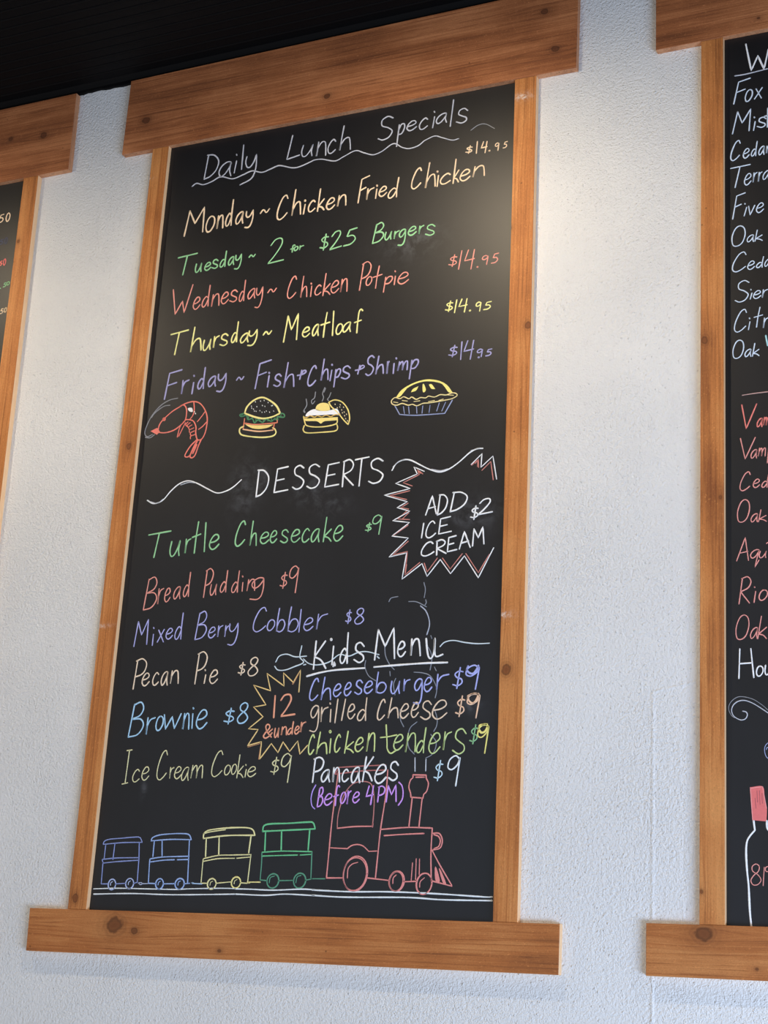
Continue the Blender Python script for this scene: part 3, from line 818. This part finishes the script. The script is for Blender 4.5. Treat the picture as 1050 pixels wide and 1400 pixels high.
c.text(O_, IC, 9, 'JceCreamCookie', '80 157 422 665, 152 208 555 650, 215 272 538 638, 318 399 426 636, 404 444 543 628, 438 492 536 628, 486 544 540 640, 548 640 526 626, 692 778 428 614, 780 830 526 602, 828 872 520 598, 864 918 456 622, 920 938 556 616, 938 1002 536 614', slope=-0.05)
c.dots(O_, IC, 9, '930,527')
c.text(P_, IC, 10, '$9', '245 311 672 798, 318 397 646 853')
c.done(LETTER, 'pale yellow chalk line Ice Cream Cookie $9', panel, board)

# ---- starburst "add ice cream"
c = W()
c.line(L_, BLUSH, 7, '440,240 405,210;405,210 415,245;415,245 305,300;305,300 368,322|350,355 215,388;215,388 330,415|340,440 290,470;290,470 345,480;345,480 270,548;270,548 350,552|340,590 240,660|340,700 235,795;235,795 335,770;335,770 318,930;318,930 420,845|450,850 470,910;470,910 540,815|575,815 628,890;628,890 710,785|735,785 820,915;820,915 895,790|775,180 820,140;820,140 822,195|845,215 905,155;905,155 922,280')
c.line(L_, BLUSH, 6, '410,218 425,236|800,168 815,150 814,190|300,548 345,505|330,860 322,915')
c.lift = 0.0003
c.line(L_, WHITE, 8, '450,222 380,192;380,192 403,240;403,240 255,305;255,305 355,340;355,340 178,385;178,385 335,430;335,430 265,470;265,470 352,495;352,495 235,560;235,560 350,572;350,572 230,665;230,665 342,678;342,678 210,808;210,808 330,780;330,780 298,960;298,960 435,853;435,853 470,940;470,940 560,825;560,825 630,922;630,922 725,800;725,800 820,950;820,950 925,745|772,175 845,102;845,102 838,195;838,195 920,118;920,118 945,275')
c.done('starburst_drawing', 'white and salmon spiky chalk starburst around Add Ice Cream', panel, board)
c = W()
c.text(L_, WHITE, 12, 'ADD$2', '454 538 384 526, 534 615 376 526, 622 750 358 504, 762 824 452 556, 812 921 402 524', slope=-0.12, slant=.08)
c.text(L_, WHITE, 11, 'ICE', '426 452 572 682, 456 533 557 682, 543 640 526 656', slope=-0.15, slant=-.02)
c.text(L_, WHITE, 12, 'CREAM', '424 522 698 807, 528 604 684 800, 602 678 656 778, 684 770 628 758, 774 864 596 738', slope=-0.15, slant=-.02)
c.done(LETTER, 'white chalk capitals ADD ICE CREAM $2', panel, board)

# ---- twelve and under burst
GOLD = (236, 196, 116); TANG = (244, 150, 112)
c = W()
c.line(N_, GOLD, 9, '493,680 505,530;505,530 455,615;455,615 388,550;388,550 392,640;392,640 275,553;275,553 300,672;300,672 183,633;183,633 268,768;268,768 183,783;183,783 248,850;248,850 148,932;148,932 215,937;215,937 145,1043')
c.line(P_, GOLD, 9, '93,597 188,570;188,570 175,690;175,690 255,583;255,583 300,645;300,645 335,572;335,572 380,637;380,637 435,565;435,565 450,655;450,655 502,595')
c.line(P_, (190, 130, 84), 6, '95,607 182,582|168,690 182,600|400,170 404,176 448,95')
c.done('starburst_drawing', 'gold chalk starburst around 12 and under', panel, board)
c = W()
c.text(P_, TANG, 14, '12', '264 288 250 412, 312 422 240 404', slope=-0.02, slant=-.04)
c.text(P_, TANG, 12, '&under', '195 268 446 552, 270 312 470 548, 316 364 462 532, 360 412 428 526, 408 450 458 524, 448 495 430 512', slope=-0.1)
c.done(LETTER, 'orange chalk words 12 & under inside the gold starburst', panel, board)

# ---- train smoke and faint flourishes (under the kids menu)
c = W(); FA = (132, 138, 150)
c.line(Q_, FA, 7, '498,82 508,130 500,185|510,200 514,220 505,236|395,212 450,215 515,248|258,213 275,188 320,178|545,445 552,465|520,512 545,560 552,610 540,680|570,660 582,685|230,510 235,580 262,640 295,678|430,695 490,700 540,720 575,775 585,820 575,870|100,615 95,660 120,720 170,755|265,690 268,720|305,738 290,780 300,850')
c.line(Q_, (170, 178, 196), 9, '475,242 510,275 532,330 535,380 518,438')
c.line(R_, FA, 7, '450,335 405,375 388,440 395,510 432,555|570,250 588,310 585,360 565,400|335,250 338,320 360,368|545,420 580,470 575,520 550,560 510,582')
c.line(R_, (200, 206, 214), 8, '437,580 437,672|512,590 510,670')
c.done('smoke_drawing', 'thin grey chalk curls of train smoke', panel, board)
c = W()
c.line(N_, (206, 222, 230), 9, '335,475 360,435 410,422 470,440 545,435|328,505 350,530 400,530 460,508 525,478 500,440 513,365|525,455 560,485 620,495 700,475 770,425 835,435 900,410 960,405 1040,425|525,495 540,492')
c.line(Q_, (206, 222, 230), 9, '608,520 640,490 700,478 780,492 860,500 945,497|165,570 185,575|178,588 192,600')
c.done('flourish_drawing', 'pale chalk ribbon flourish crossing the Kids Menu heading', panel, board)

# ---- train
TR = (226, 126, 120)
c = W()
c.line(T_, (180, 96, 92), 8, '188,84 330,76 470,70|165,125 330,105 470,100|165,125 190,84')
c.line(T_, TR, 9, '186,112 165,270 145,430 130,590 115,745;115,745 208,745|482,100 470,250 440,445 424,590 408,745')
c.line(T_, (190, 110, 104), 7, '180,448 182,390 195,325 225,240 275,182 340,168 385,188 400,262 398,350 390,440')
c.line(T_, TR, 9, '180,448 280,438 390,436|390,440 392,420')
c.line(T_, TR, 8, '140,565 240,570;240,570 265,552 300,545 335,555 368,586;368,586 416,584')
c.ell(T_, TR, 9, 288, 720, 72, 105); c.ell(T_, TR, 6, 284, 722, 70, 98)
c.line(T_, TR, 7, '240,745 245,690 270,662 302,652')
c.line(T_, TR, 9, '440,455 600,443 748,447;748,447 740,600 742,762|460,492 580,484 698,479|360,745 490,760|580,768 655,765')
c.ell(T_, TR, 10, 535, 765, 45, 60); c.ell(T_, TR, 10, 699, 780, 46, 63); c.ell(T_, TR, 6, 532, 766, 40, 58)
c.line(T_, TR, 7, '512,778 515,745 532,728|672,800 676,768 700,745')
c.line(T_, TR, 9, '628,265 608,440|688,265 668,440|632,128 712,130;712,130 712,148 725,180 715,225 697,245;697,245 692,268;692,268 620,262;620,262 618,238 608,200 618,160 632,145 632,128|650,143 700,142')
c.line(T_, TR, 9, '752,478 790,480 808,520 795,565 752,578|758,486 784,496 796,522 786,556 758,570')
c.line(T_, TR, 9, '744,575 800,680 868,795;868,795 742,762')
c.fill(T_, TR, '764,685 774,685 794,765 768,760 764,685|788,690 800,700 832,780 812,774 788,690')
c.line(T_, TR, 7, '630,655 622,760|652,630 648,755|672,632 670,725')
c.done('train_engine_drawing', 'red chalk steam engine', panel, board)
CB1 = (126, 142, 204); CB2 = (140, 170, 226); CY = (232, 224, 152); CG = (92, 196, 128); CG2 = (76, 146, 112)
c = W()
c.line(U_, CB1, 8, '105,472 115,450 150,437 230,430 310,423 355,425 373,458;373,458 240,460 105,472|122,480 112,570|185,470 172,575|352,460 350,565|98,575 200,565 350,563|105,600 200,590 350,580|98,575 105,600|104,595 92,742;92,742 140,742|350,565 338,728|190,742 260,738|312,740 340,730')
c.ell(U_, (160, 176, 222), 9, 165, 746, 25, 36); c.ell(U_, (160, 176, 222), 9, 286, 740, 27, 35)
c.line(U_, (180, 194, 230), 6, '155,752 158,735 170,726|276,748 280,730 292,722|345,738 362,733 374,741 362,748 352,744|370,741 412,740')
c.done('train_carriage_drawing', 'hindmost, dim blue chalk train carriage', panel, board)
c = W()
c.line(U_, CB2, 9, '432,448 445,425 490,408 570,400 640,398 690,405 709,440;709,440 570,438 432,448|455,450 445,555|508,445 508,550|695,440 690,550|430,570 520,558 692,553|428,592 520,580 592,577|612,577 690,575|425,572 422,600 414,738;414,738 465,740|690,555 682,735|518,742 600,740|655,742 696,738')
c.ell(U_, CB2, 10, 490, 742, 26, 36); c.ell(U_, CB2, 10, 628, 742, 31, 37)
c.line(U_, CB2, 6, '480,750 484,732 496,724|616,752 620,730 634,722')
c.line(U_, (160, 196, 236), 9, '712,735 722,737|715,739 780,742')
c.done('train_carriage_drawing', 'brighter blue chalk train carriage', panel, board)
c = W()
c.line(V_, CY, 11, '140,432 145,398 180,375 280,362 380,357 450,360 480,375 493,410;493,410 300,412 140,432|160,432 155,555|248,425 245,545|466,415 450,530')
c.line(V_, CY, 8, '145,398 190,386 290,372|140,570 240,548 330,545 466,542|140,588 240,570 353,567|368,567 465,558|140,570 136,600 124,738;124,738 166,738|465,545 442,735|228,738 332,728|395,735 440,738')
c.ell(V_, CY, 10, 197, 742, 29, 36); c.ell(V_, (240, 222, 130), 10, 363, 733, 31, 38)
c.line(V_, CY, 6, '185,752 190,732 204,724|350,742 355,722 370,712')
c.line(V_, (240, 220, 130), 10, '446,733 456,735|450,730 528,730')
c.done('train_carriage_drawing', 'yellow chalk train carriage', panel, board)
c = W()
c.line(V_, CG, 12, '545,380 555,345 600,332 720,328 850,320 890,325 905,366;905,366 720,375 545,383|565,390 560,515|675,382 672,510|867,375 856,512')
c.line(V_, CG, 9, '540,526 680,518 882,522|545,552 660,548 783,545|802,545 880,540')
c.line(V_, CG2, 9, '540,526 538,600 528,715;528,715 575,720|882,525 875,708|655,720 755,718|838,716 875,710')
c.ell(V_, CG2, 10, 615, 722, 40, 49); c.ell(V_, CG2, 10, 798, 720, 41, 51)
c.line(V_, CG2, 7, '590,735 598,700 626,688|772,735 782,695 808,684')
c.line(V_, CG2, 9, '886,707 970,707')
c.done('train_carriage_drawing', 'green chalk train carriage', panel, board)
c = W(); TK = (226, 234, 240)
c.line(U_, TK, 8, '40,776 200,772 400,776 600,780 690,776 900,772 1010,774')
c.line(U_, TK, 9, '40,812 300,808 560,816 800,815 1010,812')
c.line(V_, TK, 10, '360,776 450,778 620,785 800,778 900,782|360,812 560,820 700,812 900,822')
c.line(T_, TK, 10, '30,817 250,827 500,828 780,840 1050,858 1106,859|30,849 230,860 600,862 800,875 1050,880 1106,881')
c.done('train_track_drawing', 'white double chalk line of the train track', panel, board)

# ---- kids menu
c = W(); c.lift = 0.0005
c.text(N_, WHITE, 14, 'Kids', '586 684 326 531, 712 738 362 500, 768 838 270 492, 864 946 336 486', slope=-0.06, slant=.03)
c.dots(N_, WHITE, 18, '714,320')
c.line(N_, WHITE, 14, '735,478 728,505|738,485 740,500')
c.line(N_, WHITE, 14, '548,573 640,548 750,530 942,517')
c.text(Q_, WHITE, 14, 'Men', '154 304 386 618, 312 378 478 596, 402 480 460 590', slope=-0.03, slant=.02)
c.line(Q_, WHITE, 14, '514,466 520,540 530,590 548,600 566,560 574,464;574,464 572,560 585,588 626,574|158,660 300,648 500,634 658,629')
c.done('chalk_heading', 'bold white underlined chalk heading Kids Menu', panel, board)
CH = (160, 168, 236)
c = W(); c.lift = 0.0005
c.text(P_, CH, 12, 'Cheese', '511 584 132 294, 588 666 124 292, 674 736 170 268, 748 806 160 262, 820 884 144 252, 886 952 150 246', slope=-0.06)
c.text(Q_, CH, 12, 'burger', '166 246 690 844, 266 338 750 848, 354 408 740 832, 422 492 735 918, 494 558 725 834, 578 674 704 822', slope=-0.03, slant=.05)
c.text(Q_, CH, 12, '$9', '690 771 658 812, 780 884 642 818', slope=-0.06)
c.price.line(Q_, CH, 15, '800,655 792,680 810,700 835,704 860,675 870,650')
c.done(LETTER, 'periwinkle chalk line Cheeseburger $9', panel, board)
GC = (232, 202, 170); GC2 = (250, 190, 152)
c = W(); c.lift = 0.0005
c.text(P_, GC, 11, 'grilled', '513 584 318 508, 588 648 330 442, 652 668 345 440, 684 716 275 446, 730 768 275 430, 772 832 308 420, 838 914 266 432', slope=-0.06, slant=.05)
c.dots(P_, GC, 12, '657,308')
c.text(R_, GC, 12, 'Cheese', '174 239 176 328, 246 328 166 316, 331 398 205 316, 406 466 196 310, 470 555 186 324, 550 660 180 322', slope=-0.05)
c.text(R_, GC2, 12, '$9', '709 783 152 304, 788 888 134 313', slope=-0.06)
c.price.line(R_, GC2, 16, '800,170 808,192 835,208 862,175 872,146|800,158 830,145 870,144')
c.done(LETTER, 'tan chalk line grilled cheese $9', panel, board)
LM = (206, 222, 132)
c = W(); c.lift = 0.0005
c.text(P_, LM, 12, 'chicken', '503 556 516 664, 556 640 500 662, 648 668 545 652, 682 734 515 648, 750 822 494 654, 822 888 536 644, 900 968 505 644', slope=-0.05)
c.dots(P_, LM, 20, '657,500')
c.line(R_, LM, 11, '202,442 255,436 312,424|240,356 246,470 248,520 270,550 305,532')
c.text(R_, (190, 214, 132), 12, 'enders', '286 360 415 534, 366 446 405 548, 442 518 370 552, 526 614 404 557, 624 692 398 534, 688 792 376 560', slope=-0.05)
c.text(R_, (130, 190, 130), 11, '$', '806 872 350 490')
c.text(R_, (240, 224, 112), 12, '9', '860 948 344 554')
c.price.line(R_, (240, 224, 112), 16, '876,372 884,358 930,352|872,385 890,408 915,400 935,365')
c.done(LETTER, 'lime chalk line chicken tenders $9', panel, board)
c = W(); c.lift = 0.0006
c.text(P_, WHITE, 14, 'Panca', '530 620 670 854, 590 660 756 852, 668 728 740 854, 732 788 752 850, 795 866 738 858', slope=-0.05, slant=.05)
c.text(R_, WHITE, 14, 'Kes', '72 160 568 748, 156 246 620 762, 250 330 600 742', slope=-0.05)
c.text(R_, (190, 222, 240), 11, '$', '562 633 594 742')
c.text(R_, (226, 238, 246), 13, '9', '656 752 560 778')
c.done(LETTER, 'bold white chalk line Pancakes $9', panel, board)
VI = (206, 140, 246)
c = W(); c.lift = 0.0006
c.text(P_, (176, 140, 240), 10, '(', '522 564 862 1034', slant=0)
c.text(P_, VI, 12, 'Before', '562 615 876 1022, 612 676 920 1010, 676 728 864 1013, 722 770 910 998, 766 806 902 1004, 806 862 908 994', slope=-0.06)
c.text(P_, VI, 13, '4', '897 960 866 1006')
c.text(R_, VI, 12, 'PM)', '176 238 768 888, 234 314 760 888, 318 362 742 910', slope=0, slant=.03)
c.done(LETTER, 'violet chalk words (Before 4PM)', panel, board)

# ---- right-hand board
IB = (206, 220, 240); RR = (230, 138, 126)
def rtext(name, label, fn):
    c = W(); fn(c); c.done(name, label, panel_r, board_r)
rtext('chalk_heading', 'white underlined chalk capital W of a heading', lambda c: (c.line(RA, WHITE, 13, '290,120 333,330;333,330 386,210;386,210 435,318;435,318 470,160'), c.line(RA, SILVER, 10, '203,372 290,358 467,314')))
def f(c): c.text(RA, IB, 11, 'Fox', '188 330 384 602, 280 348 476 582, 354 426 460 562'  , slope=-0.2)
rtext(LETTER, 'white chalk line starting Fox', f)
def f(c):
    c.text(RA, IB, 11, 'Mis', '178 334 630 840, 346 370 732 812, 376 456 696 788', slope=-0.15); c.dots(RA, IB, 11, '357,701'); c.line(RA, IB, 11, '440,694 480,686|466,630 462,780')
rtext(LETTER, 'white chalk line starting Mist', f)
def f(c): c.text(RA, IB, 11, 'Cedar', '164 250 882 1054, 264 322 946 1034, 328 386 890 1018, 388 442 928 1008, 448 490 924 996', slope=-0.15)
rtext(LETTER, 'white chalk line starting Cedar, below Mist', f)
def f(c): c.text(RA, IB, 10, 'Terra', '164 330 1074 1268, 274 336 1146 1248, 342 384 1138 1228, 384 424 1134 1222, 422 480 1122 1204', slope=-0.15)
rtext(LETTER, 'white chalk line starting Terra', f)
def f(c): c.text(RB, IB, 10, 'Five', '180 290 16 236, 272 302 132 210, 308 366 116 204, 370 436 96 184', slope=-0.15); c.dots(RB, IB, 9, '282,107')
rtext(LETTER, 'white chalk line starting Five', f)
def f(c): c.text(RB, IB, 10, 'Oak', '174 290 280 453, 296 356 352 418, 358 426 314 412', slope=-0.1)
rtext(LETTER, 'white chalk word Oak above the second Cedar line', f)
def f(c): c.text(RB, IB, 10, 'Ceda', '178 296 488 657, 300 364 560 638, 370 436 526 624, 436 486 546 614', slope=-0.12)
rtext(LETTER, 'white chalk line starting Ceda, below the upper Oak', f)
def f(c): c.text(RB, IB, 10, 'Sier', '200 320 716 898, 320 344 816 874, 346 414 796 870, 416 474 786 864', slope=-0.12); c.dots(RB, IB, 9, '330,792')
rtext(LETTER, 'white chalk line starting Sier', f)
def f(c): c.text(RB, IB, 10, 'Citr', '194 300 946 1138, 306 328 1046 1118, 352 428 930 1098, 424 476 1012 1106', slope=-0.12); c.dots(RB, IB, 11, '319,1021')
rtext(LETTER, 'white chalk line starting Citr', f)
def f(c): c.text(RB, IB, 10, 'Oak', '182 278 1192 1348, 278 336 1264 1334, 338 400 1218 1330', slope=-0.08); c.line(RB, (160, 214, 222), 12, '449,1160 464,1240')
rtext(LETTER, 'white chalk word Oak at the end of the white list', f)
def f(c): c.line(RC, (196, 150, 140), 8, '262,236 350,222 467,208'); c.text(RC, RED, 12, 'Vam', '252 382 300 508, 374 426 414 494, 422 486 404 484', slope=-0.08)
rtext(LETTER, 'upper red chalk line starting Vam under a thin rule', f)
def f(c): c.text(RC, RR, 10, 'Vamp', '242 370 568 750, 326 382 664 744, 382 452 650 730, 456 500 640 780', slope=-0.08)
rtext(LETTER, 'lower red chalk line starting Vam', f)
def f(c): c.text(RC, RR, 10, 'Ced', '238 330 842 1003, 344 404 900 978, 412 476 864 976', slope=-0.06)
rtext(LETTER, 'red chalk line starting Ced', f)
def f(c): c.text(RC, RR, 10, 'Oak', '218 325 1064 1254, 326 388 1176 1252, 386 458 1146 1250', slope=-0.06)
rtext(LETTER, 'upper red chalk word Oak', f)
def f(c): c.text(RD, RR, 10, 'Aqu', '212 316 82 278, 322 400 178 328, 392 458 190 254', slope=-0.05); c.line(RD, RR, 9, '455,135 467,125')
rtext(LETTER, 'red chalk line starting Aqu', f)
def f(c): c.text(RD, RR, 11, 'Rio', '230 336 394 622, 350 374 512 610, 390 468 500 594', slope=-0.03); c.dots(RD, RR, 10, '359,481')
rtext(LETTER, 'red chalk line starting Rio', f)
def f(c): c.text(RD, RR, 10, 'Oak', '206 320 700 906, 322 388 800 898, 380 460 710 900', slope=-0.03)
rtext(LETTER, 'lower red chalk word Oak', f)
def f(c): c.text(RD, WHITE, 13, 'Hou', '228 360 968 1218, 368 434 1106 1200, 436 500 1100 1190', slope=-0.02, slant=0)
rtext(LETTER, 'bold white chalk line starting Hou', f)
def f(c):
    c.line(RE, SILVER, 18, '935,522 800,432 680,362 560,322 460,335 385,390 352,470 372,550 430,605 510,634 575,612 604,552 582,506 530,492')
    c.line(RE, GREY, 12, '935,478 830,388 700,306 560,266 450,268 360,326 312,402 310,480 350,560 400,600')
rtext('flourish_drawing', 'white chalk swirl', f)
def f(c):
    c.line(RE, (150, 160, 206), 12, '945,990 900,1030 878,1090 886,1170 910,1225 945,1250|905,1105 920,1070 940,1080')
rtext('ring_drawing', 'small blue chalk ring below the white swirl', f)
def f(c):
    c.line(RF, WHITE, 17, '352,480 362,555;362,555 322,602 298,650 292,740 300,880 312,1000 322,1200 334,1318|457,480 460,535 480,562')
    c.fill(RF, (222, 96, 92), '326,212 425,207 440,300 458,380 455,485;455,485 345,475;345,475 338,380 326,212')
    c.line(RF, (240, 140, 136), 8, '326,215 338,380 345,475|330,222 370,214 425,208|425,210 440,300 455,380')
    c.lift = 0.0004
    c.line(RF, (176, 82, 84), 6, '380,240 385,330|400,240 405,350|365,300 372,380|420,260 424,340')
    c.text(RF, RR, 9, '81', '326 416 820 998, 424 442 846 1002', slope=0, slant=-0.05)
    c.line(RF, RR, 9, '480,842 452,850 446,872 458,886 480,880')
rtext('bottle_drawing', 'white chalk wine bottle with a red capsule and the number 81', f)

# ---- left-hand board: the ends of its prices
def ltext(label, fn):
    c = W(); fn(c); c.done(LETTER, label, panel_l, board_l)
ltext('peach chalk price ending in 50, topmost', lambda c: c.text(LB, PEACH, 14, '50', '-20 48 172 274, 58 114 158 262', slope=-.15))
ltext('dim slate chalk price ending in 50', lambda c: c.text(LB, (72, 74, 96), 12, '50', '-14 44 440 506, 46 86 420 498', slope=-.15))
ltext('red chalk price ending in 50', lambda c: c.text(LB, (232, 100, 90), 13, '50', '-12 30 670 730, 30 68 646 728', slope=-.15))
ltext('green chalk price ending in .50', lambda c: (c.text(LB, GREEN, 12, '50', '28 72 900 958, 66 108 890 938', slope=-.15), c.dots(LB, GREEN, 12, '2,964')))
ltext('peach chalk price ending in 50, lowest', lambda c: c.text(LB, PEACH, 12, '50', '-6 42 1176 1242, 40 78 1166 1226', slope=-.15))
